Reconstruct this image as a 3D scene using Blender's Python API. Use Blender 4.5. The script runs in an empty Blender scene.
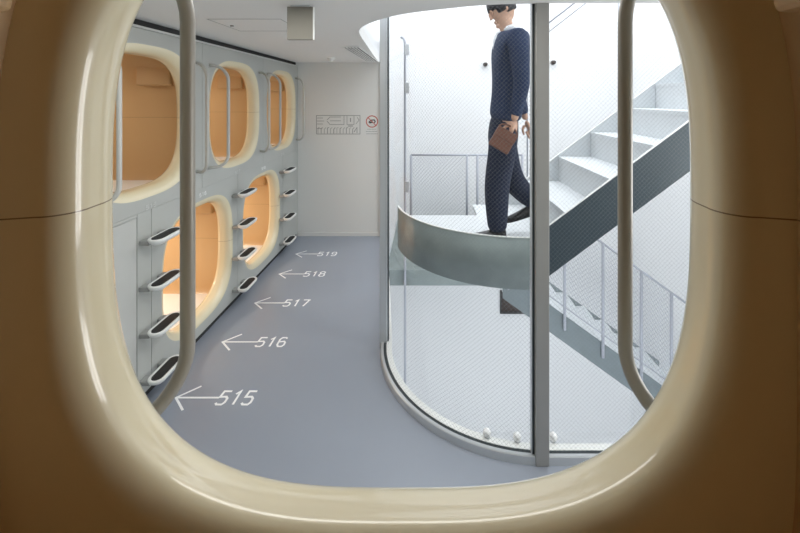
import bpy, bmesh, math, random
from mathutils import Vector, Matrix
random.seed(4)
S = bpy.context.scene
COL = S.collection
PI = math.pi
H = 1.9            # eye height
F = 385.0          # focal length in pixels of the 800 px frame

# ------------------------------------------------------------------ helpers
def mat(name, color, rough=0.5, metal=0.0, spec=0.5, noise=None, bump=None, coat=0.0, emit=None, estr=0):
    m = bpy.data.materials.new(name); m.use_nodes = True
    nt = m.node_tree; b = nt.nodes['Principled BSDF']
    b.inputs['Base Color'].default_value = (*color, 1)
    b.inputs['Roughness'].default_value = rough
    b.inputs['Metallic'].default_value = metal
    b.inputs['Specular IOR Level'].default_value = spec
    b.inputs['Coat Weight'].default_value = coat
    b.inputs['Coat Roughness'].default_value = 0.08
    if emit:
        b.inputs['Emission Color'].default_value = (*emit, 1); b.inputs['Emission Strength'].default_value = estr
    tc = nt.nodes.new('ShaderNodeTexCoord')
    if noise:                                   # (scale, amount)
        n = nt.nodes.new('ShaderNodeTexNoise'); n.inputs['Scale'].default_value = noise[0]; n.inputs['Detail'].default_value = 4
        nt.links.new(tc.outputs['Object'], n.inputs['Vector'])
        mr = nt.nodes.new('ShaderNodeMapRange'); mr.inputs['To Min'].default_value = 1 - noise[1]; mr.inputs['To Max'].default_value = 1 + noise[1]
        nt.links.new(n.outputs['Fac'], mr.inputs['Value'])
        vm = nt.nodes.new('ShaderNodeVectorMath'); vm.operation = 'SCALE'; vm.inputs[0].default_value = color
        nt.links.new(mr.outputs['Result'], vm.inputs['Scale']); nt.links.new(vm.outputs['Vector'], b.inputs['Base Color'])
    if bump:
        n = nt.nodes.new('ShaderNodeTexNoise'); n.inputs['Scale'].default_value = bump[0]; n.inputs['Detail'].default_value = 3
        nt.links.new(tc.outputs['Object'], n.inputs['Vector'])
        bp = nt.nodes.new('ShaderNodeBump'); bp.inputs['Strength'].default_value = bump[1]; bp.inputs['Distance'].default_value = 0.01
        nt.links.new(n.outputs['Fac'], bp.inputs['Height']); nt.links.new(bp.outputs['Normal'], b.inputs['Normal'])
    return m

def obj(name, bm, m, parent=None, smooth=False, kind=None, label=None):
    me = bpy.data.meshes.new(name)
    bmesh.ops.recalc_face_normals(bm, faces=bm.faces)
    bm.to_mesh(me); bm.free()
    if smooth:
        for p in me.polygons: p.use_smooth = True
    me.materials.append(m)
    o = bpy.data.objects.new(name, me); COL.objects.link(o)
    if parent: o.parent = parent
    if kind: o['kind'] = kind
    if label: o['label'] = label
    return o

def tag(o, label, cat, group=None, kind=None):
    o['label'] = label; o['category'] = cat
    if group: o['group'] = group
    if kind: o['kind'] = kind
    return o

def thing(name, label, cat, loc=(0, 0, 0), rz=0, group=None):
    o = bpy.data.objects.new(name, None); COL.objects.link(o)
    o.location = loc; o.rotation_euler = (0, 0, rz); o.empty_display_size = .1
    return tag(o, label, cat, group)

def dup(root, loc, rz, label, group=None):
    r = root.copy(); COL.objects.link(r); r.location = loc; r.rotation_euler = (0, 0, rz); r['label'] = label
    if group: r['group'] = group
    for ch in list(root.children):
        c = ch.copy(); COL.objects.link(c); c.parent = r
        for g in ch.children:
            d = g.copy(); COL.objects.link(d); d.parent = c
    return r

def box(bm, x0, x1, y0, y1, z0, z1, bevel=0):
    vs = [bm.verts.new((x, y, z)) for x in (x0, x1) for y in (y0, y1) for z in (z0, z1)]
    fs = [(0, 1, 3, 2), (4, 6, 7, 5), (0, 4, 5, 1), (2, 3, 7, 6), (0, 2, 6, 4), (1, 5, 7, 3)]
    faces = [bm.faces.new([vs[i] for i in f]) for f in fs]
    if bevel:
        es = list({e for f in faces for e in f.edges})
        bmesh.ops.bevel(bm, geom=es, offset=bevel, segments=3, affect='EDGES', profile=.5)

def bxo(name, x0, x1, y0, y1, z0, z1, m, parent=None, bevel=0, kind=None, label=None):
    bm = bmesh.new(); box(bm, x0, x1, y0, y1, z0, z1, bevel)
    return obj(name, bm, m, parent, kind=kind, label=label)

def tube(bm, pts, r, n=12, closed=False, caps=True, radii=None):
    pts = [Vector(p) for p in pts]; N = len(pts); rings = []
    up = None
    for i, p in enumerate(pts):
        if closed: t = pts[(i + 1) % N] - pts[i - 1]
        else: t = pts[min(i + 1, N - 1)] - pts[max(i - 1, 0)]
        t.normalize()
        if up is None:
            a = Vector((0, 0, 1)) if abs(t.z) < .9 else Vector((0, 1, 0))
            up = (a - t * a.dot(t)).normalized()
        else: up = (up - t * up.dot(t)).normalized()
        s = t.cross(up); rr = radii[i] if radii else r
        rings.append([bm.verts.new(p + (up * math.cos(2 * PI * k / n) + s * math.sin(2 * PI * k / n)) * rr) for k in range(n)])
    for i in range(N if closed else N - 1):
        A, B = rings[i], rings[(i + 1) % N]
        for k in range(n): bm.faces.new((A[k], A[(k + 1) % n], B[(k + 1) % n], B[k]))
    if caps and not closed:
        bm.faces.new(rings[0]); bm.faces.new(rings[-1])

def prism(bm, poly, z0, z1):
    a = [bm.verts.new((x, y, z0)) for x, y in poly]; b = [bm.verts.new((x, y, z1)) for x, y in poly]
    n = len(poly)
    bm.faces.new(a); bm.faces.new(b)
    for i in range(n): bm.faces.new((a[i], a[(i + 1) % n], b[(i + 1) % n], b[i]))

def sweep(bm, path, prof, closed_prof=True, ends=True):
    """path: list of (point2, normal2) ; prof: (offset along normal, z)"""
    rings = [[bm.verts.new((p[0] + n[0] * o, p[1] + n[1] * o, z)) for o, z in prof] for p, n in path]
    m = len(prof)
    for A, B in zip(rings, rings[1:]):
        for k in range(m if closed_prof else m - 1):
            bm.faces.new((A[k], A[(k + 1) % m], B[(k + 1) % m], B[k]))
    if ends and closed_prof: bm.faces.new(rings[0]); bm.faces.new(rings[-1])
    return rings

def stroke(bm, pts, w, z, th=.0012, plane='XY', closed=False):
    """flat ribbon of mitred width w through pts; plane XY (floor) or XZ (wall facing -Y)"""
    P = [Vector(p) for p in pts]; N = len(P); L = []; R = []
    for i in range(N):
        a = P[i - 1] if (i > 0 or closed) else None; c = P[(i + 1) % N] if (i < N - 1 or closed) else None
        d1 = (P[i] - a).normalized() if a is not None else (c - P[i]).normalized()
        d2 = (c - P[i]).normalized() if c is not None else d1
        t = (d1 + d2); t = t.normalized() if t.length > 1e-6 else d1
        n = Vector((-t.y, t.x)); k = w / 2 / max(.4, n.dot(Vector((-d1.y, d1.x))))
        L.append(P[i] + n * k); R.append(P[i] - n * k)
    def v(p, h): return (p.x, p.y, z + h) if plane == 'XY' else (p.x, z - h, p.y)
    l0 = [bm.verts.new(v(p, 0)) for p in L]; r0 = [bm.verts.new(v(p, 0)) for p in R]
    l1 = [bm.verts.new(v(p, th)) for p in L]; r1 = [bm.verts.new(v(p, th)) for p in R]
    rng = range(N) if closed else range(N - 1)
    for i in rng:
        j = (i + 1) % N
        for A, B in ((l1, r1), (r0, l0), (l0, l1), (r1, r0)): bm.faces.new((A[i], A[j], B[j], B[i]))
    if not closed:
        bm.faces.new((l0[0], l1[0], r1[0], r0[0])); bm.faces.new((l0[-1], l1[-1], r1[-1], r0[-1]))

# ------------------------------------------------------------------ materials
CREAM = (.81, .725, .50)
def plastic_with_joint(name, color, rough, coat):
    m = mat(name, color, rough=rough, spec=.5, coat=coat)
    nt = m.node_tree; b = nt.nodes['Principled BSDF']
    tc = nt.nodes.new('ShaderNodeTexCoord'); sp = nt.nodes.new('ShaderNodeSeparateXYZ'); nt.links.new(tc.outputs['Object'], sp.inputs[0])
    s = nt.nodes.new('ShaderNodeMath'); s.operation = 'SUBTRACT'; s.inputs[1].default_value = .561; nt.links.new(sp.outputs['Z'], s.inputs[0])
    a = nt.nodes.new('ShaderNodeMath'); a.operation = 'ABSOLUTE'; nt.links.new(s.outputs[0], a.inputs[0])
    l = nt.nodes.new('ShaderNodeMath'); l.operation = 'LESS_THAN'; l.inputs[1].default_value = .0009; nt.links.new(a.outputs[0], l.inputs[0])
    mx = nt.nodes.new('ShaderNodeMix'); mx.data_type = 'RGBA'; mx.inputs['A'].default_value = (*color, 1); mx.inputs['B'].default_value = (.25, .18, .09, 1)
    nt.links.new(l.outputs[0], mx.inputs['Factor']); nt.links.new(mx.outputs['Result'], b.inputs['Base Color'])
    bp = nt.nodes.new('ShaderNodeBump'); bp.inputs['Strength'].default_value = .25; bp.inputs['Distance'].default_value = .004
    n = nt.nodes.new('ShaderNodeTexNoise'); n.inputs['Scale'].default_value = 5; n.inputs['Detail'].default_value = 1
    nt.links.new(tc.outputs['Object'], n.inputs['Vector']); nt.links.new(n.outputs['Fac'], bp.inputs['Height'])
    nt.links.new(bp.outputs['Normal'], b.inputs['Coat Normal'])
    return m
M = dict(
    lip=plastic_with_joint('cream_moulded_plastic', CREAM, .35, 1.0),
    shell=plastic_with_joint('tan_moulded_plastic', (.60, .405, .21), .5, .1),
    facade=mat('grey_capsule_panel', (.47, .48, .455), .5, noise=(2.5, .04)),
    facade_dark=mat('dark_joint', (.03, .03, .03), .8),
    door_grey=mat('grey_door_panel', (.53, .535, .51), .45, noise=(2.5, .03)),
    trimlight=mat('pale_trim', (.6, .61, .59), .45),
    mattress=mat('white_sheet', (.86, .83, .78), .9, bump=(9, .5)),
    handle=mat('taupe_painted_steel', (.31, .29, .25), .38, metal=.1),
    handle_lit=mat('taupe_steel_lit', (.52, .52, .49), .4, metal=.1),  # same handle steel, with the light falling on it put into the colour
    floor=mat('blue_grey_epoxy', (.285, .315, .37), .30, spec=.45, noise=(1.3, .06)),
    ceiling=mat('ceiling_paint', (.80, .795, .78), .75, noise=(1, .02)),
    wall=mat('pale_grey_wall_paint', (.76, .76, .735), .7, noise=(1.2, .02)),
    white=mat('white_shaft_paint', (.82, .83, .84), .75, noise=(.8, .015)),
    paint=mat('white_marking_paint', (.93, .94, .95), .5),
    slate=mat('dark_slate_steel', (.035, .055, .07), .45, metal=.1, noise=(9, .1)),  # darker steel tone for the upper flight's near stringer
    dull=mat('dull_galvanised_steel', (.17, .205, .22), .6, metal=.2, noise=(9, .15)),
    galv=mat('galvanised_steel', (.25, .295, .295), .6, metal=.3, noise=(7, .25)),
    tread=mat('galvanised_tread', (.66, .69, .71), .5, metal=.25, noise=(14, .06)),
    alu=mat('pale_aluminium', (.60, .62, .64), .35, metal=.6),
    mull=mat('taupe_mullion', (.36, .355, .34), .42, metal=.35),
    gasket=mat('black_gasket', (.03, .04, .045), .5),
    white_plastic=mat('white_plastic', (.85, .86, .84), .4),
    pad=mat('black_rubber_pad', (.016, .017, .018), .65, bump=(90, .3)),
    bracket=mat('grey_bracket', (.33, .34, .33), .5),
    greybox=mat('taupe_box', (.20, .19, .16), .6),
    vent=mat('vent_dark', (.05, .055, .055), .6),
    ink=mat('grey_sign_ink', (.30, .31, .30), .7),
    red=mat('red_sign_ink', (.55, .12, .09), .6),
    black=mat('black_ink', (.05, .05, .05), .6),
    rail=mat('thin_rail_steel', (.42, .44, .50), .5, metal=.1),
    lamp_white=mat('white_globe', (.95, .95, .95), .3),
    darkfix=mat('dark_fixture', (.05, .035, .03), .5),
    yellow=mat('yellow_pipe', (.7, .45, .1), .5),
    skin=mat('skin', (.62, .38, .27), .55),
    hair=mat('black_hair', (.022, .02, .022), .6, bump=(60, .8)),
    suit=mat('navy_suit_cloth', (.014, .03, .08), .8, noise=(30, .15)),
    trouser=mat('navy_trouser_cloth', (.012, .019, .045), .85, noise=(30, .15)),
    shirt=mat('white_shirt', (.85, .87, .9), .7),
    shoe=mat('black_shoe_leather', (.015, .015, .018), .3),
    bag=mat('brown_leather', (.17, .075, .05), .5, bump=(50, .3)),
)
def wired_glass():
    m = bpy.data.materials.new('wired_safety_glass'); m.use_nodes = True; nt = m.node_tree; nt.nodes.clear()
    out = nt.nodes.new('ShaderNodeOutputMaterial'); tr = nt.nodes.new('ShaderNodeBsdfTransparent'); tr.inputs[0].default_value = (.975, .988, .99, 1)
    gl = nt.nodes.new('ShaderNodeBsdfGlossy'); gl.inputs['Roughness'].default_value = .02
    lw = nt.nodes.new('ShaderNodeFresnel'); lw.inputs['IOR'].default_value = 1.25
    mx = nt.nodes.new('ShaderNodeMixShader'); k = nt.nodes.new('ShaderNodeMath'); k.operation = 'MULTIPLY'; k.inputs[1].default_value = .08; nt.links.new(lw.outputs[0], k.inputs[0]); nt.links.new(k.outputs[0], mx.inputs[0]); nt.links.new(tr.outputs[0], mx.inputs[1]); nt.links.new(gl.outputs[0], mx.inputs[2])
    uv = nt.nodes.new('ShaderNodeUVMap'); uv.uv_map = 'UVMap'; sp = nt.nodes.new('ShaderNodeSeparateXYZ'); nt.links.new(uv.outputs[0], sp.inputs[0])
    def mth(op, a, b=None):
        n = nt.nodes.new('ShaderNodeMath'); n.operation = op
        for i, v in enumerate((a, b)):
            if v is None: continue
            if isinstance(v, (int, float)): n.inputs[i].default_value = v
            else: nt.links.new(v, n.inputs[i])
        return n.outputs[0]
    p = .024; w = .045
    us = mth('MULTIPLY', sp.outputs[0], 1.0); vs = mth('MULTIPLY', sp.outputs[1], 1.0)
    lines = []
    for op in ('ADD', 'SUBTRACT'):
        f = mth('FRACT', mth('ADD', mth('MULTIPLY', mth(op, us, vs), 1 / p), 1000.0)); lines.append(mth('LESS_THAN', f, w))
    ln = mth('MAXIMUM', lines[0], lines[1])
    wd = nt.nodes.new('ShaderNodeBsdfPrincipled'); wd.inputs['Base Color'].default_value = (.22, .23, .25, 1); wd.inputs['Metallic'].default_value = 0; wd.inputs['Roughness'].default_value = .4
    m2 = nt.nodes.new('ShaderNodeMixShader'); nt.links.new(ln, m2.inputs[0]); nt.links.new(mx.outputs[0], m2.inputs[1]); nt.links.new(wd.outputs[0], m2.inputs[2])
    nt.links.new(m2.outputs[0], out.inputs[0])
    return m
M['glass'] = wired_glass()
def clear_glass():
    m = bpy.data.materials.new('clear_glass'); m.use_nodes = True; nt = m.node_tree; nt.nodes.clear()
    out = nt.nodes.new('ShaderNodeOutputMaterial'); tr = nt.nodes.new('ShaderNodeBsdfTransparent'); tr.inputs[0].default_value = (.86, .91, .92, 1)
    gl = nt.nodes.new('ShaderNodeBsdfGlossy'); gl.inputs['Roughness'].default_value = .02
    lw = nt.nodes.new('ShaderNodeFresnel'); lw.inputs['IOR'].default_value = 1.3
    mx = nt.nodes.new('ShaderNodeMixShader'); k = nt.nodes.new('ShaderNodeMath'); k.operation = 'MULTIPLY'; k.inputs[1].default_value = .08; nt.links.new(lw.outputs[0], k.inputs[0]); nt.links.new(k.outputs[0], mx.inputs[0]); nt.links.new(tr.outputs[0], mx.inputs[1]); nt.links.new(gl.outputs[0], mx.inputs[2])
    nt.links.new(mx.outputs[0], out.inputs[0]); return m
M['clear'] = clear_glass()

# ------------------------------------------------------------------ layout constants
XL = -1.763; YB = 5.30; ZC = 2.39; YF = .60; XR = 3.2; YS = 6.0; ZTOP = 4.7; ZBOT = -3.3
CX, CY, R = .63, 2.963, .975        # glass curve
GX = -.62                           # where the straight glass run meets the back wall

# ------------------------------------------------------------------ capsule (local: x along the wall, +y outwards, z up from its base)
ZCEN, HW, HH = .563, .473, .483
N = 128
def ring(hw, hh_up, hh_dn, n_up, n_dn):
    out = []
    for k in range(N):
        t = 2 * PI * (k + .5) / N; c, s = math.cos(t), math.sin(t)
        if s >= 0: nn, hh = n_up, hh_up
        else: nn, hh = n_dn, hh_dn
        # keep the widest point continuous: both halves meet at s=0
        out.append((hw * math.copysign(abs(c) ** (2 / nn), c), ZCEN + hh * math.copysign(abs(s) ** (2 / nn), s)))
    return out
def lip_bm():
    bm = bmesh.new(); loops = []
    for i in range(9):
        a = PI / 2 * i / 8
        loops.append((.065 * (1 - math.cos(a)), HW - .053 * math.sin(a), HH - .060 * math.sin(a)))
    loops.append((.076, .419, .422))
    for i in range(0, 9):
        b = PI / 2 * i / 8
        loops.append((.084 + .036 * math.sin(b), .418 + .034 * (1 - math.cos(b)), .420 + .032 * (1 - math.cos(b))))
    rs = []
    for d, w, h in loops: rs.append([bm.verts.new((x, -d, z)) for x, z in ring(w, h, h, 3.05, 3.05)])
    for q in (.25, .5, .75, 1):
        w = .452 + .038 * q; hu = .452 + .088 * q; hd = .452 + .078 * q
        rs.append([bm.verts.new((x, -.120 - .010 * q, z)) for x, z in ring(w, hu, hd, 3.05 + q * -.3, 3.05 + 4.5 * q)])
    for A, B in zip(rs, rs[1:]):
        for k in range(N): bm.faces.new((A[k], A[(k + 1) % N], B[(k + 1) % N], B[k]))
    return bm
def shell_bm():
    bm = bmesh.new(); rs = []
    for d, hw_ in ((.130, .490), (.22, .5), (.5, .505), (1.0, .505), (1.5, .505), (2.05, .505), (2.1, .505)):
        k_ = 1 if d < 2.1 else .93
        rs.append([bm.verts.new((x * k_, -d, ZCEN + (z - ZCEN) * k_)) for x, z in ring(hw_, .54, .53, 2.75, 7.55)])
    for A, B in zip(rs, rs[1:]):
        for k in range(N): bm.faces.new((A[k], A[(k + 1) % N], B[(k + 1) % N], B[k]))
    bm.faces.new(rs[-1])
    return bm
def facade_bm(pw=.565, z0=.002, z1=1.138):
    bm = bmesh.new(); inner = ring(HW, HH, HH, 3.05, 3.05)
    def proj(x, z):
        dx, dz = x, z - ZCEN
        ks = []
        if dx: ks.append((pw if dx > 0 else -pw) / dx)
        if dz: ks.append(((z1 if dz > 0 else z0) - ZCEN) / dz)
        k = min(ks); return [dx * k, ZCEN + dz * k]
    outer = [proj(*p) for p in inner]
    for cx in (-pw, pw):
        for cz in (z0, z1):
            i = min(range(N), key=lambda i: (outer[i][0] - cx) ** 2 + (outer[i][1] - cz) ** 2); outer[i] = [cx, cz]
    a = [bm.verts.new((x, 0, z)) for x, z in inner]; b = [bm.verts.new((x, 0, z)) for x, z in outer]
    c = [bm.verts.new((x, -.02, z)) for x, z in outer]
    for k in range(N):
        j = (k + 1) % N
        bm.faces.new((a[k], a[j], b[j], b[k])); bm.faces.new((b[k], b[j], c[j], c[k]))
    return bm
def handle_bm(s):
    o = .413; p = .127
    def end(z, r, mo, sg):          # wall mount -> stub -> quarter bend into the upright
        d = Vector((s * mo, 0, 0)) - Vector((s * o, p, 0)); u = d / d.length
        return [(s * mo, 0, z)] + [tuple(Vector((s * o, p, z)) + u * r * (1 - math.sin(a)) + Vector((0, 0, sg * r * (1 - math.cos(a))))) for a in [PI / 2 * i / 10 for i in range(11)]]
    pts = end(.145, .098, .50, 1) + end(.977, .125, .465, -1)[::-1]
    bm = bmesh.new(); tube(bm, pts, .0128, 14)
    return bm
def shelf_bm(s):
    # side ledge high in the shell, near the opening
    bm = bmesh.new(); x0 = .423 if s > 0 else -.52; x1 = .52 if s > 0 else -.423
    box(bm, x0, x1, -.42, -.165, .804, 1.0, .012)
    return bm
def make_pod(label, handles=True):
    t = thing('sleeping_capsule', label, 'sleeping capsule', group='sleeping capsules')
    obj('facade_panel', facade_bm(), M['facade'], t, label='grey facade panel')
    obj('opening_rim', lip_bm(), M['lip'], t, True, label='glossy cream moulded rim')
    obj('inner_shell', shell_bm(), M['shell'], t, True, label='tan moulded inner shell')
    for s in (-1, 1):
        obj('side_ledge', shelf_bm(s), M['shell'], t)
        if handles: obj('grab_rail', handle_bm(s), M['handle'], t, True)
    return t
POD = 'capsules along the corridor'
own = make_pod('nearest capsule, its glossy cream rim framing the whole view')
own.location = (-.037, YF, 1.19)
uppers = []
for c, l in ((2.466, 'upper capsule nearest the viewer on the left, cut off by the near rim'),
             (3.600, 'middle capsule of the upper row on the left wall'),
             (4.734, 'farthest capsule of the upper row, next to the back wall')):
    uppers.append(dup(own, (XL, c, 1.19), -PI / 2, l, POD))
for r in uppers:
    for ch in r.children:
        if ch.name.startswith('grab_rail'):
            ch.material_slots[0].link = 'OBJECT'; ch.material_slots[0].material = M['handle_lit']; ch['label'] = 'grab rail, lit tone painted into its grey'
lowp = make_pod('lower capsule behind the grey grab rail, nearer of the two at floor level', handles=False)
lowp.location = (XL, 3.04, .05); lowp.rotation_euler = (0, 0, -PI / 2); lowp['group'] = POD
lowers = [lowp, dup(lowp, (XL, 4.174, .05), -PI / 2, 'farther lower capsule at floor level between two columns of footholds', POD)]
del own['group']

def mattress(x0, x1, y0, y1, z0, label):
    bm = bmesh.new(); box(bm, x0, x1, y0, y1, z0, z0 + .055, .018)
    return tag(obj('mattress', bm, M['mattress'], None, True), label, 'mattress', 'mattresses in the capsules')
for c, z, l in ((2.466, 1.23, 'white mattress inside the upper capsule nearest the viewer'), (3.6, 1.23, 'white mattress inside the middle upper capsule'),
                (4.734, 1.23, 'white mattress inside the farthest upper capsule'), (3.04, .09, 'white mattress inside the nearer lower capsule'),
                (4.174, .09, 'white mattress inside the farther lower capsule')):
    mattress(XL - 2.05, XL - .15, c - .42, c + .42, z + .003, l)

for c, z in ((2.466, 2.2), (3.6, 2.2), (4.734, 2.2), (3.04, 1.06), (4.174, 1.06)):
    l = bpy.data.lights.new('reading_lamp', 'AREA'); l.shape = 'DISK'; l.size = .25; l.energy = (2.6 if c < 3 else 4.5) if z > 2 else 8.5; l.color = (1, .9, .75)
    o = bpy.data.objects.new('reading_lamp', l); COL.objects.link(o); o.location = (XL - .9, c, z)
# ------------------------------------------------------------------ room shell
def quads_wall(name, polys, m):
    bm = bmesh.new()
    for p in polys: bm.faces.new([bm.verts.new(v) for v in p])
    return obj(name, bm, m, kind='structure')
# left wall: flat panels between and around the capsules
bm = bmesh.new()
T = .02
box(bm, XL - T, XL, YF, 1.897, 1.192, 2.328)
box(bm, XL - T, XL, YF, 1.497, .052, 1.188)
box(bm, XL - T, XL, 2.352, 2.471, .052, 1.188)
box(bm, XL - T, XL, 1.501, 2.348, 1.171, 1.188)
box(bm, XL - T, XL, 4.743, YB, .052, 1.188)
obj('wall_left', bm, M['facade'], kind='structure')
bxo('door_1', XL - T, XL - .001, 1.503, 2.346, .053, 1.168, M['door_grey'], kind='structure')
bxo('trim_1', XL - .03, XL + .004, YF, YB, 2.331, 2.346, M['trimlight'], kind='structure')
bxo('trim_2', XL - .2, XL - .03, YF, YB, 2.335, 2.3899, M['facade_dark'], kind='structure')
bxo('baseboard_left', XL - .05, XL - .022, YF, YB, 0, .055, M['facade_dark'], kind='structure')
# dark plate right behind panel joints (kept clear of the openings)
bm = bmesh.new()
for y in (1.899, 3.033, 4.167): box(bm, XL - .03, XL - .0205, y - .02, y + .02, 1.2, 2.33)
for y in (2.473, 3.607, 4.741): box(bm, XL - .03, XL - .0205, y - .02, y + .02, .05, 1.18)
box(bm, XL - .012, XL - .002, 1.9, YB, 1.1885, 1.1915)
obj('trim_3', bm, M['facade'], kind='structure')
bm = bmesh.new()
box(bm, XL - .03, XL - .0205, 1.48, 1.52, .05, 1.18); box(bm, XL - .03, XL - .0205, 2.33, 2.37, .05, 1.18); box(bm, XL - .03, XL - .0205, YF, 2.37, 1.16, 1.2)
obj('trim_4', bm, M['facade_dark'], kind='structure')
# near wall round our capsule
bm = bmesh.new()
ax0, ax1 = -.037 - .566, -.037 + .566
box(bm, XL, ax0, YF - .02, YF, 0, ZC); box(bm, ax1, XR, YF - .02, YF, 0, ZC)
box(bm, ax0, ax1, YF - .02, YF, 0, 1.19); box(bm, ax0, ax1, YF - .02, YF, 2.33, ZC)
obj('wall_near', bm, M['facade'], kind='structure')

arc = lambda r, a0, a1, n: [(CX + r * math.cos(a0 + (a1 - a0) * i / n), CY + r * math.sin(a0 + (a1 - a0) * i / n)) for i in range(n + 1)]
# floor with the rounded edge of the stair shaft
ro = R - .03
poly = [(XL - .05, YF - .02), (XR, YF - .02), (XR, CY - ro)] + arc(ro, -PI / 2, -PI, 32) + [(GX + .03, YB), (XL - .05, YB)]
bm = bmesh.new(); prism(bm, poly, -.16, 0); obj('floor', bm, M['floor'], kind='structure')
# ceiling with the larger rounded void
cedge = [(XR, 1.99), (.9, 1.99), (.54, 2.0), (.3, 2.035), (.077, 2.127), (-.153, 2.262), (-.327, 2.46), (-.44, 2.66), (-.494, 2.85), (-.52, 3.1), (-.545, 3.5), (-.60, 4.4), (-.64, YB)]
def smooth2(pts, k=6):
    out = []
    for i in range(len(pts) - 1):
        p0 = Vector(pts[max(i - 1, 0)]); p1 = Vector(pts[i]); p2 = Vector(pts[i + 1]); p3 = Vector(pts[min(i + 2, len(pts) - 1)])
        for j in range(k):
            t = j / k
            out.append(tuple(.5 * ((2 * p1) + (p2 - p0) * t + (2 * p0 - 5 * p1 + 4 * p2 - p3) * t * t + (3 * p1 - p0 - 3 * p2 + p3) * t ** 3)))
    return out + [pts[-1]]
ce = [cedge[0]] + smooth2(cedge[1:])
poly = [(XL - .2, YF - .02), (XR, YF - .02)] + ce + [(XL - .2, YB)]
bm = bmesh.new(); prism(bm, poly, ZC, ZC + .1); obj('ceiling', bm, M['ceiling'], kind='structure')
# shaft walls: bulkhead that follows the void, left, back and right walls, bottom
bm = bmesh.new()
lo = [bm.verts.new((x, y, ZC + .1)) for x, y in ce]; hi = [bm.verts.new((x, y, ZTOP)) for x, y in ce]
for i in range(len(ce) - 1): bm.faces.new((lo[i], lo[i + 1], hi[i + 1], hi[i]))
obj('wall_shaft_front', bm, M['white'], kind='structure')
quads_wall('wall_shaft_left', [[(-.64, YB, ZC), (-.64, YS, ZC), (-.64, YS, ZTOP), (-.64, YB, ZTOP)],
    [(GX, YB + .02, ZBOT), (GX, YS, ZBOT), (GX, YS, ZC), (GX, YB + .02, ZC)],
    [(-.315, 1.9, ZBOT), (-.315, CY, ZBOT), (-.315, CY, -.16), (-.315, 1.9, -.16)], [(-.315, CY, ZBOT), (GX + .03, YB + .02, ZBOT), (GX + .03, YB + .02, -.16), (-.315, CY, -.16)]], M['white'])
bxo('wall_shaft_back', -.9, XR + .1, YS, YS + .1, ZBOT, ZTOP, M['white'], kind='structure')
bxo('wall_right', XR, XR + .1, YF, YS, ZBOT, ZTOP, M['white'], kind='structure')
bxo('wall_shaft_low_front', -.35, XR, 2.02, 2.06, ZBOT, -.16, M['white'], kind='structure')
bxo('floor_shaft', -.6, XR, 2.0, YS, ZBOT - .1, ZBOT, M['white'], kind='structure')
bxo('wall_back', XL - .05, GX, YB, YB + .02, 0, ZC, M['wall'], kind='structure')
bxo('baseboard_back', XL, GX - .01, YB - .008, YB, 0, .05, M['wall'], kind='structure')

# ------------------------------------------------------------------ glass partition
gp = thing('glass_partition', 'curved full-height wired glass partition on a pale rounded base around the stair shaft', 'glass partition', (CX, CY, 0))
def loc_obj(name, bm, m, parent, smooth=False, label=None):
    o = obj(name, bm, m, parent, smooth, label=label); o.location = -Vector(parent.location); return o
# path: outer face line with inward normals
def gpath(r_in=0.0, x_end=XR):
    P = [((x_end, CY - R), (0, 1)), ((CX, CY - R), (0, 1))]
    for i in range(1, 48):
        a = -PI / 2 - PI / 2 * i / 48; P.append(((CX + R * math.cos(a), CY + R * math.sin(a)), (-math.cos(a), -math.sin(a))))
    P += [((CX - R, CY), (.998, .058)), ((GX, YB - .002), (.993, .117))]
    return P
full = gpath()
bm = bmesh.new(); sweep(bm, full, [(0, 0), (.004, .038), (.008, .042), (.024, .042), (.024, 0)]); loc_obj('base_rail', bm, M['alu'], gp, label='pale outer base rail')
bm = bmesh.new(); sweep(bm, full, [(.024, 0), (.024, .036), (.046, .036), (.046, 0)]); loc_obj('glazing_gasket', bm, M['gasket'], gp, label='black glazing gasket')
bm = bmesh.new(); sweep(bm, full, [(.046, -.02), (.046, .04), (.085, .04), (.085, -.02)]); loc_obj('inner_sill', bm, M['white_plastic'], gp, label='white inner sill')
GT = 2.62
bm = bmesh.new(); sweep(bm, full, [(.01, GT), (.01, GT + .05), (.06, GT + .05), (.06, GT)]); loc_obj('head_rail', bm, M['alu'], gp)
def pane(name, path, label):
    bm = bmesh.new(); uvl = bm.loops.layers.uv.new('UVMap'); d = 0; prev = None; cols = []
    for p, n in path:
        q = Vector((p[0] + n[0] * .035, p[1] + n[1] * .035))
        if prev is not None: d += (q - prev).length
        prev = q; cols.append((bm.verts.new((q.x, q.y, .037)), bm.verts.new((q.x, q.y, GT)), d))
    for A, B in zip(cols, cols[1:]):
        f = bm.faces.new((A[0], B[0], B[1], A[1]))
        for lp, uv in zip(f.loops, ((A[2], .037), (B[2], .037), (B[2], GT), (A[2], GT))): lp[uvl].uv = uv
    o = loc_obj(name, bm, M['glass'], gp, True, label)
    return o
pane('glass_pane', [((XR, CY - R), (0, 1)), ((.636, CY - R), (0, 1))], 'flat wired glass pane right of the post')
pane('glass_pane', [full[1]] + full[2:-2] + [((CX - R, CY - .03), (1, 0))], 'curved wired glass pane')
pane('glass_pane', [((CX - R - .003, CY + .03), (.993, .117)), ((GX, YB - .002), (.993, .117))], 'glass pane running to the back wall')
bm = bmesh.new(); box(bm, .566, .636, CY - R - .006, CY - R + .06, 0, GT, .004); loc_obj('post', bm, M['mull'], gp, label='thick taupe post')
bm = bmesh.new(); box(bm, .555, .5655, CY - R + .02, CY - R + .05, .04, GT); loc_obj('glazing_channel', bm, M['gasket'], gp)
bm = bmesh.new(); box(bm, .5495, .5545, CY - R + .02, CY - R + .05, .04, GT); loc_obj('glazing_channel', bm, M['alu'], gp)
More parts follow.
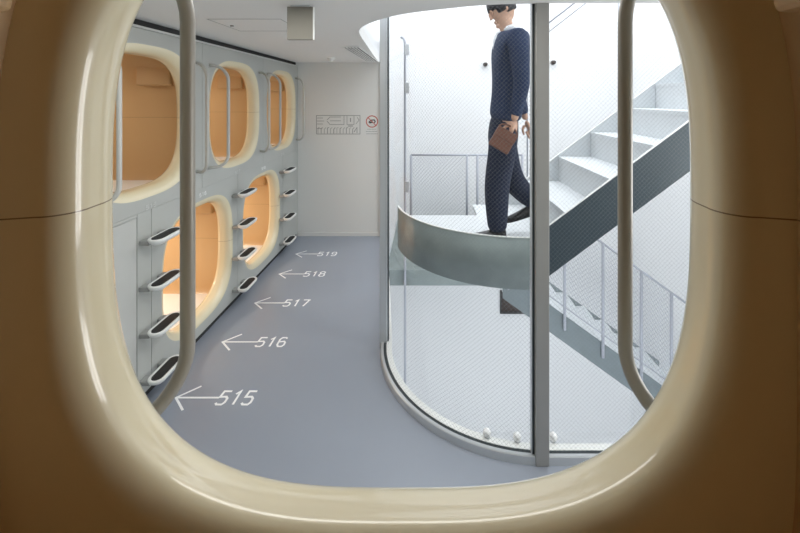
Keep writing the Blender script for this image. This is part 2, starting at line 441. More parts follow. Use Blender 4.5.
bm = bmesh.new(); box(bm, CX - R - .008, CX - R + .05, CY - .03, CY + .03, 0, GT, .004); loc_obj('post', bm, M['alu'], gp, label='pale aluminium post where the curve meets the straight run')
bm = bmesh.new(); box(bm, CX - R + .05, CX - R + .06, CY - .02, CY + .02, .04, GT); loc_obj('glazing_channel', bm, M['gasket'], gp)
bm = bmesh.new(); box(bm, GX, GX + .05, YB - .05, YB - .003, 0, GT); loc_obj('post', bm, M['alu'], gp)

# slim vertical steel frame on the edge of the gallery slab
t = thing('steel_post', 'slim grey steel post with small clips rising beside the left end of the landing', 'post', (-.23, 4.22, -.17))
bm = bmesh.new(); tube(bm, [(0, 0, ZBOT + .171), (0, 0, 2.66)] + [(-.045 * (1 - math.cos(PI / 2 * i / 6)), .04 * (1 - math.cos(PI / 2 * i / 6)), 2.66 + .08 * math.sin(PI / 2 * i / 6)) for i in range(1, 7)], .013, 12); obj('pole', bm, M['rail'], t, True)
for z in (2.60, 2.18, 1.10): bxo('clip', -.005, .045, -.02, .02, z - .06, z + .06, M['alu'], t, .004)
# white knobs on the sill
for x, y, z, l in ((.335, 2.115, .04, 'leftmost of the small white globes behind the foot of the curved glass'),
                (.495, 2.09, .04, 'middle small white globe beside the foot of the taupe post'),
                (.69, 2.09, .04, 'small white globe just right of the foot of the taupe post')):
    bm = bmesh.new(); bmesh.ops.create_uvsphere(bm, u_segments=20, v_segments=14, radius=.022)
    t = thing('floor_globe', l, 'floor light', (x, y, z), group='white globes on the sill')
    o = obj('globe', bm, M['lamp_white'], t, True); o.location = (0, 0, .022)
    bm = bmesh.new(); tube(bm, [(0, 0, -.002), (0, 0, .012)], .016, 20); obj('collar', bm, M['alu'], t, True)

# ------------------------------------------------------------------ landing
LX, LY, LR = .70, 3.58, .97; LZ = .87
ld = thing('stair_landing', 'round-fronted galvanised steel landing that the man walks on', 'stair landing', (LX, LY, LZ))
aend = -PI / 2 - math.acos((LY - 3.38) / LR)    # where the curve meets the back edge
pa = [(LX + LR * math.cos(a), LY + LR * math.sin(a)) for a in [-PI / 2 + (aend + PI / 2) * i / 40 for i in range(41)]]
def lring(r): return [(LX + r * math.cos(a), LY + r * math.sin(a)) for a in [-PI / 2 + (aend + PI / 2) * i / 40 for i in range(41)]]
bm = bmesh.new(); inner = lring(LR - .008)
prism(bm, [(.965, 2.66)] + [(.74, 2.62)] + inner + [(.45, 3.38), (.45, 3.72), (.965, 3.72)], LZ - .03, LZ); loc_obj('landing_deck', bm, M['tread'], ld)
bm = bmesh.new(); path = [((x, y), ((LX - x) / LR, (LY - y) / LR)) for x, y in lring(LR)]
path = [((.76, LY - LR), (0, 1))] + path
sweep(bm, path, [(0, .60), (0, .95), (.008, .95), (.008, .60)]); loc_obj('fascia', bm, M['galv'], ld, True)
for p in ld.children[-1].data.polygons: p.use_smooth = abs(p.normal.z) < .5
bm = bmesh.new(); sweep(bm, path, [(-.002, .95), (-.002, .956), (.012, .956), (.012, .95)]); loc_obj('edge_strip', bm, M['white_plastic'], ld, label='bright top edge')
for x in (0.1, .5): bm = bmesh.new(); box(bm, x, x + .05, 2.9, 3.37, .70, LZ - .03); loc_obj('support_beam', bm, M['galv'], ld)

# ------------------------------------------------------------------ stairs
def stringer(bm, x0, x1, y0, y1, c, m, dep):
    vs = []
    for y in (y0, y1):
        vs.append([bm.verts.new((x, y, z)) for x, z in ((x0, c + m * x0), (x1, c + m * x1), (x1, c + m * x1 - dep), (x0, c + m * x0 - dep))])
    A, B = vs; bm.faces.new(A); bm.faces.new(B)
    for i in range(4): bm.faces.new((A[i], A[(i + 1) % 4], B[(i + 1) % 4], B[i]))
uf = thing('stair_flight', 'upper galvanised stair flight rising to the right from the landing', 'stair flight', (.75, 2.65, LZ), group=None)
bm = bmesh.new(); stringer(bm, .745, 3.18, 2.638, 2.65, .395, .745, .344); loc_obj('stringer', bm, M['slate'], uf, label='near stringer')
bm = bmesh.new(); stringer(bm, .80, 3.18, 3.72, 3.732, .395, .745, .344); loc_obj('stringer', bm, M['tread'], uf, label='far stringer')
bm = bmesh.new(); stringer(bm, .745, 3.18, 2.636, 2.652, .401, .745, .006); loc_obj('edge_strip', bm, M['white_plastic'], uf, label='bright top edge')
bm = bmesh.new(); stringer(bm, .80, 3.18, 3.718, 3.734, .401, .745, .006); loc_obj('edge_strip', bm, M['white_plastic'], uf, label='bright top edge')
rise, run = .233, .312
for k in range(1, 8):
    x = .965 + run * (k - 1); z = LZ + rise * k
    if x + run > 3.19: break
    bm = bmesh.new(); box(bm, x, x + run + .01, 2.652, 3.718, z - .03, z)
    o = loc_obj('tread', bm, M['tread'], uf)
    bm = bmesh.new(); box(bm, x + .004, x + .014, 2.652, 3.718, z - rise, z - .03); loc_obj('riser', bm, M['tread'], uf)
# handrail of the upper flight on its far side
hr = thing('stair_handrail', 'thin grey handrail high along the far side of the upper stair flight', 'handrail', (.9, 3.8, 1.1))
bm = bmesh.new(); m_ = .78
def hl(x, off): return (x, 3.80, 1.9 + ((98 - 22) - off) * 3.8 / 385 + m_ * (x - (550 - 426) * 3.8 / 385))
tube(bm, [hl(.93, 0), hl(3.1, 0)], .008, 8); loc_obj('top_rail', bm, M['rail'], hr, True)
bm = bmesh.new(); tube(bm, [hl(1.2, 9), hl(3.1, 9)], .005, 8); loc_obj('lower_wire', bm, M['rail'], hr, True)
for x in (1.0, 1.9, 2.8):
    bm = bmesh.new(); q = hl(x, 0); tube(bm, [(x, 3.80, .395 + .745 * x - .15), q], .007, 8); loc_obj('baluster', bm, M['rail'], hr, True)
    bm = bmesh.new(); box(bm, x - .02, x + .02, 3.732, 3.80, .395 + .745 * x - .15, .395 + .745 * x - .11); loc_obj('bracket', bm, M['rail'], hr)

# shaft slab, its back railing, and the lower flight
bxo('floor_shaft_gallery', -.44, .84, 4.25, YS, -.17, 0, M['galv'], kind='structure')
br = thing('guard_railing', 'grey wire-mesh guard railing along the far edge behind the landing', 'railing', (-.2, 5.4, 0))
def tb(name, pts, r, m, parent, n=8): 
    bm = bmesh.new(); tube(bm, pts, r, n); return loc_obj(name, bm, m, parent, True)
tb('top_rail', [(-.21, 5.4, 1.1), (1.35, 5.4, 1.1)], .014, M['rail'], br)
tb('bottom_rail', [(-.21, 5.4, .08), (.83, 5.4, .08)], .008, M['rail'], br)
for x in (-.21, .575, .72): tb('baluster', [(x, 5.4, 0), (x, 5.4, 1.1)], .017, M['rail'], br)
tb('baluster', [(1.35, 5.4, -.37), (1.35, 5.4, 1.1)], .017, M['rail'], br)
def mesh_panel(P, parent, pitch=.05, w=.0035):
    """diamond mesh between four corners P (bl, br, tr, tl) as thin wires"""
    bl, b_, tr_, tl = [Vector(p) for p in P]; bm = bmesh.new()
    Lx = (b_ - bl).length; Lz = (tl - bl).length; nx = int(Lx / pitch); nz = int(Lz / pitch)
    def pt(u, v): return (bl * (1 - u) + b_ * u) * (1 - v) + (tl * (1 - u) + tr_ * u) * v
    def wire(p, q):
        d = (q - p).normalized(); n = d.cross(Vector((0, 1, 0))).normalized() * w / 2; y = Vector((0, w / 2, 0))
        vs = [bm.verts.new(s + o) for s in (p, q) for o in (n, y, -n, -y)]
        for i in range(4): bm.faces.new((vs[i], vs[(i + 1) % 4], vs[4 + (i + 1) % 4], vs[4 + i]))
    for sgn in (1, -1):
        for i in range(-nz, nx + 1):
            u0, v0, u1, v1 = i, 0, i + nz, nz
            if u0 < 0: v0 = -u0; u0 = 0
            if u1 > nx: v1 = nz - (u1 - nx); u1 = nx
            if v1 <= v0: continue
            a, b = (u0 / nx, u1 / nx) if sgn > 0 else (1 - u0 / nx, 1 - u1 / nx)
            wire(pt(a, v0 / nz), pt(b, v1 / nz))
    return loc_obj('wire_mesh', bm, M['rail'], parent)
mesh_panel([(-.2, 5.4, .09), (.57, 5.4, .09), (.57, 5.4, 1.08), (-.2, 5.4, 1.08)], br)
mesh_panel([(.73, 5.4, .09), (1.34, 5.4, .09), (1.34, 5.4, 1.08), (.73, 5.4, 1.08)], br)

lf = thing('stair_flight', 'lower galvanised stair flight going down to the right behind the partition', 'stair flight', (.84, 4.25, 0))
c2, m2 = .603, -.72
bm = bmesh.new(); stringer(bm, .845, 3.18, 4.24, 4.252, c2, m2, .30); loc_obj('stringer', bm, M['dull'], lf, label='near stringer')
bm = bmesh.new(); stringer(bm, .845, 3.18, 5.25, 5.262, c2, m2, .30); loc_obj('stringer', bm, M['galv'], lf, label='far stringer')
for k in range(9):
    x = .85 + .26 * k; z = -.187 * (k + 1)
    if x + .26 > 3.18: break
    bm = bmesh.new(); box(bm, x, x + .27, 4.254, 5.248, z - .03, z); loc_obj('tread', bm, M['tread'], lf)
lr = thing('stair_handrail', 'grey mesh-filled stair railing sloping down to the right beside the near rim', 'handrail', (.9, 4.22, 0))
tb('top_rail', [(.9, 4.22, 1.1 + c2 + m2 * .9), (2.72, 4.22, 1.1 + c2 + m2 * 2.72), (3.1, 4.22, 1.1 + c2 + m2 * 3.1)], .012, M['rail'], lr)
tb('bottom_rail', [(.9, 4.22, .1 + c2 + m2 * .9), (3.1, 4.22, .1 + c2 + m2 * 3.1)], .007, M['rail'], lr)
for x in (.9, 1.52, 1.94, 2.36, 2.69, 3.05): tb('baluster', [(x, 4.22, c2 + m2 * x - .15), (x, 4.22, 1.1 + c2 + m2 * x)], .017, M['rail'], lr)
for a, b in ((.92, 1.5), (1.54, 1.92), (1.96, 2.34), (2.38, 2.67)):
    mesh_panel([(a, 4.22, .1 + c2 + m2 * a), (b, 4.22, .1 + c2 + m2 * b), (b, 4.22, 1.09 + c2 + m2 * b), (a, 4.22, 1.09 + c2 + m2 * a)], lr)

# small fixtures on the white shaft wall
for x, z, l in ((.92, 2.43, 'small dark wall lamp left of the walking man'), (1.97, 2.46, 'small dark wall lamp just right of the taupe post')):
    t = thing('wall_lamp', l, 'wall lamp', (x, YS, z), group='small dark wall lamps')
    bxo('back_plate', -.05, .05, -.012, 0, -.02, .035, M['white_plastic'], t, .004)
    bm = bmesh.new(); tube(bm, [(0, -.012, -.01), (0, -.09, -.01)], .035, 20, radii=[.035, .028]); obj('lamp_head', bm, M['darkfix'], t, True)
t = thing('wall_hatch', 'small dark rectangular opening low on the white shaft wall below the landing', 'wall opening', (1.18, YS, -1.42))
bxo('dark_recess', 0, .42, -.012, -.001, 0, .30, M['darkfix'], t)
bxo('frame', -.03, 0, -.03, 0, -.03, .33, M['black'], t); bxo('frame', 0, .42, -.03, 0, -.03, 0, M['black'], t)
bm = bmesh.new(); tube(bm, [(.03, -.03, .24), (.3, -.03, .12)], .012, 8); obj('pipe', bm, M['yellow'], t, True, label='thin yellow pipe')

# ------------------------------------------------------------------ footholds
def stadium(L, W, n=12):
    r = W / 2; h = L / 2 - r
    return [(r * math.cos(a), h + r * math.sin(a)) for a in [PI * i / n for i in range(n + 1)]] + [(r * math.cos(a), -h + r * math.sin(a)) for a in [PI + PI * i / n for i in range(n + 1)]]
def cup_bm():
    bm = bmesh.new(); P = [(stadium(.20, .055), -.034), (stadium(.245, .09), -.018), (stadium(.26, .102), 0), (stadium(.256, .098), .006), (stadium(.225, .070), .004), (stadium(.222, .067), -.004)]
    rs = [[bm.verts.new((x, y, z)) for x, y in s] for s, z in P]
    for A, B in zip(rs, rs[1:]):
        for k in range(len(A)): bm.faces.new((A[k], A[(k + 1) % len(A)], B[(k + 1) % len(A)], B[k]))
    bm.faces.new(rs[0]); bm.faces.new(rs[-1]); return bm
zs = (1.027, .742, .456, .165)
rows = ('top', 'second', 'third', 'lowest'); cols = ('nearest column, beside the grey access door', 'middle column, between the two lower capsules', 'farthest column, by the back wall')
first = None
for ci, y in enumerate((2.47, 3.60, 4.72)):
    for ri, z in enumerate(zs):
        lab = f'{rows[ri]} foothold of the {cols[ci]}'
        if first is None:
            t = first = thing('foothold', lab, 'foothold', (XL + .095, y, z), group='white oval ladder footholds')
            cup = obj('cup', cup_bm(), M['white_plastic'], t, True, label='white oval cup')
            bm = bmesh.new(); prism(bm, stadium(.218, .064), -.003, .0065); obj('grip_pad', bm, M['pad'], cup, label='black rubber pad')
            bxo('bracket', -.094, -.03, -.11, -.05, -.035, -.006, M['bracket'], t, .006)
            bxo('bracket', -.094, -.03, .05, .11, -.035, -.006, M['bracket'], t, .006)
        else: dup(first, (XL + .095, y, z), 0, lab)

# ------------------------------------------------------------------ floor markings
G = {'5': [[(.95, 1), (.12, 1), (.04, .56), (.7, .58), (.93, .45), (.93, .16), (.72, 0), (.18, 0), (0, .12)]],
     '1': [[(.2, .78), (.55, 1), (.55, 0)]],
     '6': [[(.9, .88), (.72, 1), (.25, 1), (.03, .8), (.03, .2), (.25, 0), (.72, 0), (.93, .16), (.93, .42), (.72, .57), (.05, .5)]],
     '7': [[(.02, 1), (.95, 1), (.42, 0)]],
     '8': [[(.25, .54), (.06, .7), (.06, .86), (.26, 1), (.7, 1), (.9, .86), (.9, .7), (.72, .54), (.25, .54), (.02, .38), (.02, .14), (.25, 0), (.72, 0), (.95, .14), (.95, .38), (.72, .54)]],
     '9': [[(.05, .12), (.25, 0), (.72, 0), (.93, .2), (.93, .8), (.72, 1), (.25, 1), (.03, .84), (.03, .6), (.25, .45), (.93, .5)]]}
def numeral(ch, x, y, w, h, parent, m, sw, z, plane='XY'):
    bm = bmesh.new()
    for s in G[ch]: stroke(bm, [(x + u * w, y + v * h) for u, v in s], sw, z, plane=plane)
    return obj('numeral', bm, m, parent)
for num, y in (('515', 2.440), ('516', 2.998), ('517', 3.568), ('518', 4.156), ('519', 4.689)):
    t = thing('floor_marking', f'white painted arrow and number {num} on the blue-grey floor', 'floor marking', (-1.585, y, 0.0), group=None)
    bm = bmesh.new(); stroke(bm, [(.105, .098), (0, 0), (.105, -.098)], .013, .0002); stroke(bm, [(.005, 0), (.275, 0)], .013, .0004); obj('arrow', bm, M['paint'], t)
    for i, ch in enumerate(num): numeral(ch, .275 + .081 * i, -.055, .058, .108, t, M['paint'], .014, .0006 + .00001 * i)

for pod, num, zz, m_ in ((uppers[0], '515', .006, 'trimlight'), (lowp, '516', 1.078, 'white_plastic'), (uppers[1], '517', .006, 'trimlight'), (lowers[1], '518', 1.078, 'white_plastic'), (uppers[2], '519', .006, 'trimlight')):
    for i, ch in enumerate(num):
        bm = bmesh.new()
        for st in G[ch]: stroke(bm, [(.046 - .034 * i - u * .024, zz + v * .026) for u, v in st], .006, .0025, .001, 'XZ')
        obj('number', bm, M[m_], pod, label='small raised room numeral')
# ------------------------------------------------------------------ signs on the back wall
yw = YB - .0005
t = thing('floor_plan_sign', 'grey line-drawn floor plan on the pale back wall', 'sign', (0, 0, 0))
def px(x, y): return ((x - 426) * YB / F, H - (y - 98) * YB / F)
def wl(bm, pts, w=.007): stroke(bm, [px(*p) for p in pts], w, yw, .001, 'XZ')
bm = bmesh.new()
wl(bm, [(316.5, 134), (316.5, 115.5), (360, 115.5), (360, 134), (316.5, 134)], .008)
obj('plan_outline', bm, M['ink'], t)
bm = bmesh.new()
for i, yy in enumerate((118, 121, 124)): wl(bm, [(317, yy), (323 + (i % 2), yy)])
wl(bm, [(327, 120), (330, 117), (341, 117)]); wl(bm, [(327, 121), (330, 124.5), (344, 124.5), (344, 116)]); wl(bm, [(330, 120.8), (341, 120.8)])
wl(bm, [(347, 116), (347, 124.5), (354, 124.5), (354, 116)]); wl(bm, [(350.5, 118), (350.5, 122)], .012); wl(bm, [(357, 117), (359, 120), (356, 124)])
wl(bm, [(348, 126), (353, 126)], .012)
obj('room_lines', bm, M['ink'], t)
bm = bmesh.new()
for i in range(12): x = 318 + i * 3.15; wl(bm, [(x, 133.5), (x, 128 + (i * 7 % 3) * .6), (x + 1.6, 127.5)], .009 if i % 2 else .006)
wl(bm, [(317, 128.5), (322, 128.5)]); wl(bm, [(354, 132), (357, 127.5), (357, 133)], .01)
obj('capsule_lines', bm, M['ink'], t)
t = thing('prohibition_sign', 'round red prohibition sign with grey caption at right end of back wall', 'sign', (0, 0, 0))
cx_, cz_ = px(372, 121.5)
bm = bmesh.new(); stroke(bm, [(cx_ + .078 * math.cos(2 * PI * i / 32), cz_ + .078 * math.sin(2 * PI * i / 32)) for i in range(32)], .013, yw, .001, 'XZ', True)
obj('red_ring', bm, M['red'], t)
bm = bmesh.new(); stroke(bm, [(cx_ - .052, cz_ + .052), (cx_ + .052, cz_ - .052)], .011, yw - .001, .001, 'XZ'); obj('red_slash', bm, M['red'], t)
bm = bmesh.new(); stroke(bm, [(cx_ - .045, cz_ - .014), (cx_ - .012, cz_ + .018), (cx_ + .03, cz_ + .022), (cx_ + .045, cz_), (cx_ + .03, cz_ - .018)], .014, yw, .001, 'XZ'); stroke(bm, [(cx_ - .035, cz_ - .02), (cx_ + .012, cz_ - .006)], .018, yw, .001, 'XZ')
obj('pictogram', bm, M['black'], t)
for j, (a, b) in enumerate(((367.5, 376), (366, 377.5), (366.5, 377))):
    bm = bmesh.new(); yy = 129.2 + j * 2.3; x = a
    while x < b: stroke(bm, [px(x, yy), px(x + 1.0, yy)], .008, yw, .001, 'XZ'); x += 1.45
    obj('caption_line', bm, M['ink'], t, label='row of tiny grey characters')

# ------------------------------------------------------------------ ceiling fittings
t = thing('hanging_box', 'taupe square box hanging from the ceiling', 'ceiling box', (-.665, 2.06, ZC))
bxo('box_body', -.068, .068, -.03, -.008, -.182, -.008, M['greybox'], t, .002); bxo('side_plate', .0682, .071, -.028, -.008, -.182, -.008, M['white_plastic'], t)
bxo('mounting_plate', -.05, .05, -.03, .03, -.008, 0, M['alu'], t)
t = thing('air_vent', 'long slatted air vent in the ceiling beside the shaft opening', 'air vent', (-.715, 4.4, ZC))
bxo('backing', -.07, .07, -.74, .72, -.004, 0, M['vent'], t)
for a in ((-.085, -.07, -.755, .735), (.07, .085, -.755, .735), (-.07, .07, -.755, -.74), (-.07, .07, .72, .735)): bxo('frame', *a, -.010, 0, M['white_plastic'], t)
for i in range(4): x = -.045 + i * .03; bxo('slat', x - .006, x + .006, -.74, .72, -.012, -.004, M['white_plastic'], t)
t = thing('smoke_detector', 'small white round detector on the far ceiling', 'smoke detector', (-1.16, 4.7, ZC))
bm = bmesh.new(); tube(bm, [(0, 0, 0), (0, 0, -.02)], .05, 24, radii=[.05, .045]); obj('base_plate', bm, M['white_plastic'], t, True)
bm = bmesh.new(); tube(bm, [(0, 0, -.02), (0, 0, -.045)], .03, 20, radii=[.032, .02]); obj('sensor_head', bm, M['white_plastic'], t, True)
t = thing('ceiling_hatch', 'rectangular access hatch outlined in the near ceiling', 'ceiling hatch', (-1.13, 2.6, ZC))
for a in ((-.23, .23, -.215, -.21), (-.23, .23, .21, .215), (-.23, -.225, -.21, .21), (.225, .23, -.21, .21)): bxo('frame', *a, -.0015, 0, M['bracket'], t)
bm = bmesh.new(); tube(bm, [(-.18, 0, 0), (-.18, 0, -.008)], .012, 14); obj('latch', bm, M['bracket'], t, True)

# ------------------------------------------------------------------ the person
YP = 2.80; K = YP / F
def pp(x, y, dy=0): return Vector(((x - 426) * K, YP + dy, H - (y - 98) * K))
def skin_mesh(chains, root_idx=0, sub=2):
    """chains: (list of (Vector, rx, ry)), joined where points coincide"""
    verts = []; rad = []; edges = []
    def vid(p, r):
        for i, q in enumerate(verts):
            if (q - p).length < 1e-5: return i
        verts.append(p); rad.append(r); return len(verts) - 1
    for ch in chains:
        prev = None
        for p, rx, ry in ch:
            i = vid(p, (rx, ry))
            if prev is not None: edges.append((prev, i))
            prev = i
    me = bpy.data.meshes.new('tmp'); me.from_pydata([tuple(v) for v in verts], edges, [])
    o = bpy.data.objects.new('tmp', me); COL.objects.link(o)
    o.modifiers.new('s', 'SKIN'); 
    if not me.skin_vertices:
        bm = bmesh.new(); bm.from_mesh(me); bm.verts.layers.skin.verify(); bm.to_mesh(me); bm.free()
    for i, sv in enumerate(me.skin_vertices[0].data): sv.radius = rad[i]; sv.use_root = (i == root_idx)
    m = o.modifiers.new('u', 'SUBSURF'); m.levels = sub; m.render_levels = sub
    dg = bpy.context.evaluated_depsgraph_get(); dg.update()
    ev = o.evaluated_get(dg); me2 = bpy.data.meshes.new_from_object(ev)
    bpy.data.objects.remove(o, do_unlink=True); bpy.data.meshes.remove(me)
    return me2
def from_mesh(name, me, m, parent, voxel=None):
    for p in me.polygons: p.use_smooth = True
    me.name = name; me.materials.clear(); me.materials.append(m); o = bpy.data.objects.new(name, me); COL.objects.link(o)
    if parent: o.parent = parent; o.location = -Vector(parent.location)
    if voxel:
        r = o.modifiers.new('r', 'REMESH'); r.mode = 'VOXEL'; r.voxel_size = voxel; r.use_smooth_shade = True
        s = o.modifiers.new('sm', 'SMOOTH'); s.iterations = 3
    return o
LEGN, LEGF = -.035, .13       # his left leg is nearer to us
pel = pp(504, 132); chest = pp(509, 62); neck = pp(508, 31); 
sh_l = pp(512, 41, -.17); el_l = pp(515, 84, -.21); wr_l = pp(508, 120, -.19)
sh_r = pp(511, 41, .17); el_r = pp(523, 86, .22); wr_r = pp(533, 122, .20)
hip_l = pp(503, 140, LEGN); kn_l = pp(495.5, 186, LEGN); an_l = pp(496.5, 231, LEGN)
hip_r = pp(505, 140, LEGF); kn_r = pp(515, 183, LEGF); an_r = pp(541, 211, LEGF)
person = thing('person', 'person in a navy suit walking left across the landing with head bowed', 'person', (pel.x, YP, LZ))
body = skin_mesh([
    [(pel, .13, .10), (pp(507, 100), .12, .09), (chest, .14, .10), (neck, .055, .055), (pp(504.5, 22), .055, .055), (pp(502, 10), .07, .07)],
    [(chest, .14, .10), (sh_l, .055, .055), (el_l, .04, .04), (wr_l, .026, .022)],
    [(chest, .14, .10), (sh_r, .055, .055), (el_r, .04, .04), (wr_r, .026, .022)],
    [(pel, .13, .10), (hip_l, .085, .085), (kn_l, .055, .055), (an_l, .035, .035)],
    [(pel, .13, .10), (hip_r, .085, .085), (kn_r, .055, .055), (an_r, .035, .035)]])
bm = bmesh.new(); bm.from_mesh(body)
# head: ellipsoid with jaw, nose, brow, ears, facing -x and tipped forward
hc = pp(501.5, 8.5); tilt = math.radians(30)
Rm = Matrix.Rotation(-tilt, 4, 'Y')        # face (-x) turns down
def headpt(v): return hc + (Rm @ Vector(v))
g = bmesh.ops.create_uvsphere(bm, u_segments=40, v_segments=28, radius=1)
for v in g['verts']:
    x, y, z = v.co
    sx = .098 if x > 0 else .092; sy = .074; sz = .118
    w = 1.0
    if z < 0: w = 1 - .28 * (-z) ** 1.4
    X = x * sx * (1 - (.25 * max(0, -z) if x > 0 else 0)); Y = y * sy * w; Z = z * sz
    if x < -.8: X += (.006 * math.exp(-((z + .0) / .12) ** 2)) * (1 if abs(y) > .15 else .2)      # eye sockets
    if x < 0 and z < -.7: X -= .012 * (-x)
    v.co = headpt((X, Y, Z))
def blob(c, s):
    g = bmesh.ops.create_icosphere(bm, subdivisions=2, radius=1)
    for v in g['verts']: v.co = headpt((c[0] + v.co.x * s[0], c[1] + v.co.y * s[1], c[2] + v.co.z * s[2]))
blob((-.098, 0, -.012), (.014, .010, .026)); blob((-.104, 0, -.030), (.014, .015, .010))     # nose
blob((-.090, 0, -.064), (.012, .024, .007)); blob((-.089, 0, -.074), (.011, .021, .008))      # lips
blob((-.082, 0, -.100), (.022, .026, .018))                                                   # chin
for s in (-1, 1):
    blob((.012, s * .074, -.012), (.018, .009, .032)); blob((-.084, s * .032, .003), (.010, .014, .009)); blob((-.088, s * .033, .020), (.009, .020, .006))
me = bpy.data.meshes.new('body'); bm.to_mesh(me); bm.free()
# hands: palm and five curled fingers each
def hand(wr, dirv, side, curl):
    d = Vector(dirv).normalized(); yv = Vector((0, side, 0)); fwd = Vector((-1, 0, 0)); fwd = (fwd - d * fwd.dot(d)).normalized(); out = d.cross(fwd)
    chains = [[(wr, .024, .02), (wr + d * .045, .034, .018), (wr + d * .085, .036, .016)]]
    res = [skin_mesh(chains, 0, 2)]
    for i, (L, o) in enumerate(((.072, .030), (.082, .010), (.076, -.010), (.060, -.030))):
        p0 = wr + d * .075 + fwd * o; pts = [(p0, .010, .010)]; a = .25; q = p0
        for s_, f in ((.42, .0095), (.33, .0088), (.25, .0078)):
            q = q + (d * math.cos(a) + out * side * -math.sin(a)) * L * s_ * 1.1; pts.append((q, f, f)); a += curl
        res.append(skin_mesh([pts], 0, 1))
    p0 = wr + d * .03 + fwd * .022; q1 = p0 + (d * .6 + fwd * .7).normalized() * .035; q2 = q1 + (d * .9 + fwd * .25 - out * side * .3).normalized() * .03; q3 = q2 + (d - out * side * .6).normalized() * .024
    res.append(skin_mesh([[(p0, .014, .013), (q1, .012, .012), (q2, .010, .010), (q3, .0085, .0085)]], 0, 1))
    return res
parts = [me] + hand(wr_l, pp(502, 140, -.19) - wr_l, -1, .55) + hand(wr_r, pp(540, 140, .2) - wr_r, 1, .3)
bm = bmesh.new()
for q in parts: bm.from_mesh(q)
me = bpy.data.meshes.new('body'); bm.to_mesh(me); bm.free()
from_mesh('body', me, M['skin'], person, .005)
# jacket: fitted over trunk and both arms, hem below the hips
jk = skin_mesh([
    [(pp(505, 124), .175, .13), (pp(506, 108), .16, .125), (pp(509.5, 82), .14, .125), (pp(511, 56), .14, .13), (pp(510.5, 38), .105, .14), (pp(509.5, 28.5), .062, .08)],
    [(pp(511, 56), .14, .13), (sh_l, .082, .085), ((sh_l + el_l) / 2, .068, .068), (el_l, .06, .06), (pp(509, 116, -.19), .045, .045)],
    [(pp(511, 56), .14, .13), (sh_r, .082, .085), ((sh_r + el_r) / 2, .068, .068), (el_r, .06, .06), (pp(531, 117, .20), .048, .048)]])
o = from_mesh('jacket', jk, M['suit'], person, .007)
bm = bmesh.new()
# lapel and hem flap behind, and shirt collar
tube(bm, [pp(508.5, 31), pp(507, 26.5)], .06, 20, radii=[.062, .052]); me = bpy.data.meshes.new('collar'); 
bmesh.ops.recalc_face_normals(bm, faces=bm.faces); bm.to_mesh(me); bm.free(); from_mesh('shirt_collar', me, M['shirt'], person)
sf = skin_mesh([[(pp(501, 31), .03, .03), (pp(497, 40), .03, .035), (pp(496, 52), .022, .03)]]); from_mesh('shirt_front', sf, M['shirt'], person, .006)
tr = skin_mesh([
    [(pp(505, 108), .12, .115), (pel, .135, .13)],
    [(pel, .135, .13), (hip_l, .11, .11), ((hip_l + kn_l) / 2, .105, .105), (kn_l, .098, .095), ((kn_l + an_l) / 2, .088, .085), (an_l, .07, .07)],
    [(pel, .135, .13), (hip_r, .11, .11), ((hip_r + kn_r) / 2, .105, .105), (kn_r, .10, .10), ((kn_r + an_r) / 2, .088, .088), (an_r, .056, .056)]], 1)
from_mesh('trousers', tr, M['trouser'], person, .007)
# hair cap
bm = bmesh.new(); g = bmesh.ops.create_uvsphere(bm, u_segments=36, v_segments=26, radius=1)
for v in list(bm.verts):
    x, y, z = v.co; s = 1.0
    keep = z > (-.55 if x > .1 else (.02 if x < -.5 else -.32))
    if not keep: s = .84
    v.co = headpt((x * (.108 if x > 0 else .101) * s, y * .084 * s, .006 + z * .126 * (1 if keep else .8)))
me = bpy.data.meshes.new('hair'); bm.to_mesh(me); bm.free(); from_mesh('hair', me, M['hair'], person)
# shoes
def shoe(heel, toe, upv):
    bm = bmesh.new(); f = (toe - heel); L = f.length; f.normalize(); up = Vector(upv); up = (up - f * up.dot(f)).normalized(); s = f.cross(up)
    secs = [(0, .030, .062), (.06, .040, .078), (.25, .042, .080), (.45, .044, .062), (.65, .050, .048), (.85, .045, .038), (.96, .03, .028), (1, .012, .018)]
    rs = []
    for t_, w, h in secs:
        rs.append([bm.verts.new(heel + f * L * t_ + s * w * math.cos(a) + up * (max(0, math.sin(a)) * h + min(0, math.sin(a)) * .004)) for a in [2 * PI * i / 20 for i in range(20)]])
    for A, B in zip(rs, rs[1:]):
        for k in range(20): bm.faces.new((A[k], A[(k + 1) % 20], B[(k + 1) % 20], B[k]))
    bm.faces.new(rs[0]); bm.faces.new(rs[-1])
    hb = [heel + f * L * t_ + s * w - up * hh for t_ in (.02, .25) for w in (-.03, .03) for hh in (0, .02)]
    vs = [bm.verts.new(p) for p in hb]
    for q in ((0, 1, 3, 2), (4, 6, 7, 5), (0, 4, 5, 1), (2, 3, 7, 6), (0, 2, 6, 4), (1, 5, 7, 3)): bm.faces.new([vs[i] for i in q])
    bmesh.ops.recalc_face_normals(bm, faces=bm.faces); me = bpy.data.meshes.new('shoe'); bm.to_mesh(me); bm.free(); return from_mesh('shoe', me, M['shoe'], person)
fz = LZ + .022
shoe(Vector((an_l.x + .06, YP + LEGN, fz)), Vector((an_l.x - .19, YP + LEGN, fz)), (0, 0, 1))
ztoe = LZ + .02
shoe(an_r + Vector((.055, 0, -.035)), Vector((pp(509, 0).x, YP + LEGF, pp(0, 228).z)), (-.3, 0, 1))
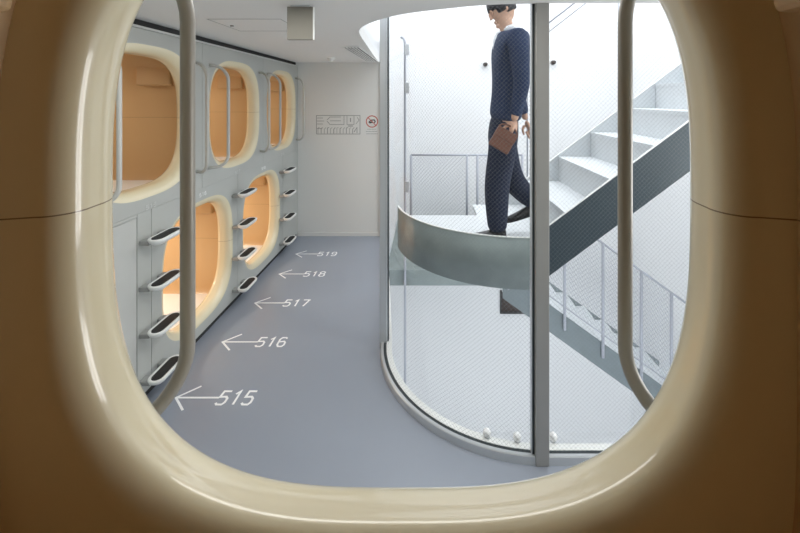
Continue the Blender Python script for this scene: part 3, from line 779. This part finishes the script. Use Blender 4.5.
# brown pouch in his near hand
bg = thing('leather_pouch', 'brown leather pouch held in the walking person\'s hand', 'bag', tuple(pp(498.5, 135, -.2)))
bg.rotation_euler = (0, math.radians(30), 0)
pb = bxo('pouch_body', -.075, .075, -.018, .012, -.09, .055, M['bag'], bg, .012)
bxo('flap', -.073, .073, -.024, -.016, -.01, .057, M['bag'], pb, .003)
bm = bmesh.new(); tube(bm, [(.07 * math.cos(PI * i / 10), 0, .05 + .04 * math.sin(PI * i / 10)) for i in range(11)], .006, 8); obj('wrist_strap', bm, M['bag'], bg, True)

# ------------------------------------------------------------------ lights
def area(name, loc, sx, sy, e, color=(1, 1, 1), rot=(0, 0, 0)):
    l = bpy.data.lights.new(name, 'AREA'); l.shape = 'RECTANGLE'; l.size = sx; l.size_y = sy; l.energy = e; l.color = color
    o = bpy.data.objects.new(name, l); COL.objects.link(o); o.location = loc; o.rotation_euler = rot; return o
area('skylight', (1.3, 4.0, ZTOP - .02), 3.6, 3.8, 95, (.98, .99, 1))
area('lower_fill_light', (1.4, 2.09, -1.75), 3.0, 2.4, 38, (.97, .98, 1), (-PI / 2, 0, 0))  # added fill to brighten the lower shaft, no window there
area('end_fill_light', (XR - .03, 1.28, 1.3), 1.1, 2.0, 44, (1, .99, .97), (0, PI / 2, 0))  # unseen fill added to light the capsule wall and ceiling from the side
area('corridor_light', (-.5, 1.6, ZC - .01), 1.8, .4, 11, (1, .985, .95))
w = bpy.data.worlds.new('sky'); S.world = w; w.use_nodes = True
w.node_tree.nodes['Background'].inputs[0].default_value = (.93, .96, 1, 1); w.node_tree.nodes['Background'].inputs[1].default_value = 1.0

# ------------------------------------------------------------------ camera
cam = bpy.data.cameras.new('camera'); co = bpy.data.objects.new('camera', cam); COL.objects.link(co)
cam.sensor_width = 36; cam.lens = F / 800 * 36; cam.shift_x = -26 / 800; cam.shift_y = -(266.5 - 98) / 800
cam.clip_start = .02
co.location = (0, 0, H); co.rotation_euler = (PI / 2, 0, 0); S.camera = co
S.view_settings.view_transform = 'Standard'; S.view_settings.look = 'None'; S.view_settings.exposure = 0.33; S.view_settings.gamma = 1
S.cycles.max_bounces = 12; S.cycles.diffuse_bounces = 8; S.cycles.transparent_max_bounces = 16
S.cycles.use_denoising = True; S.cycles.sample_clamp_indirect = 5
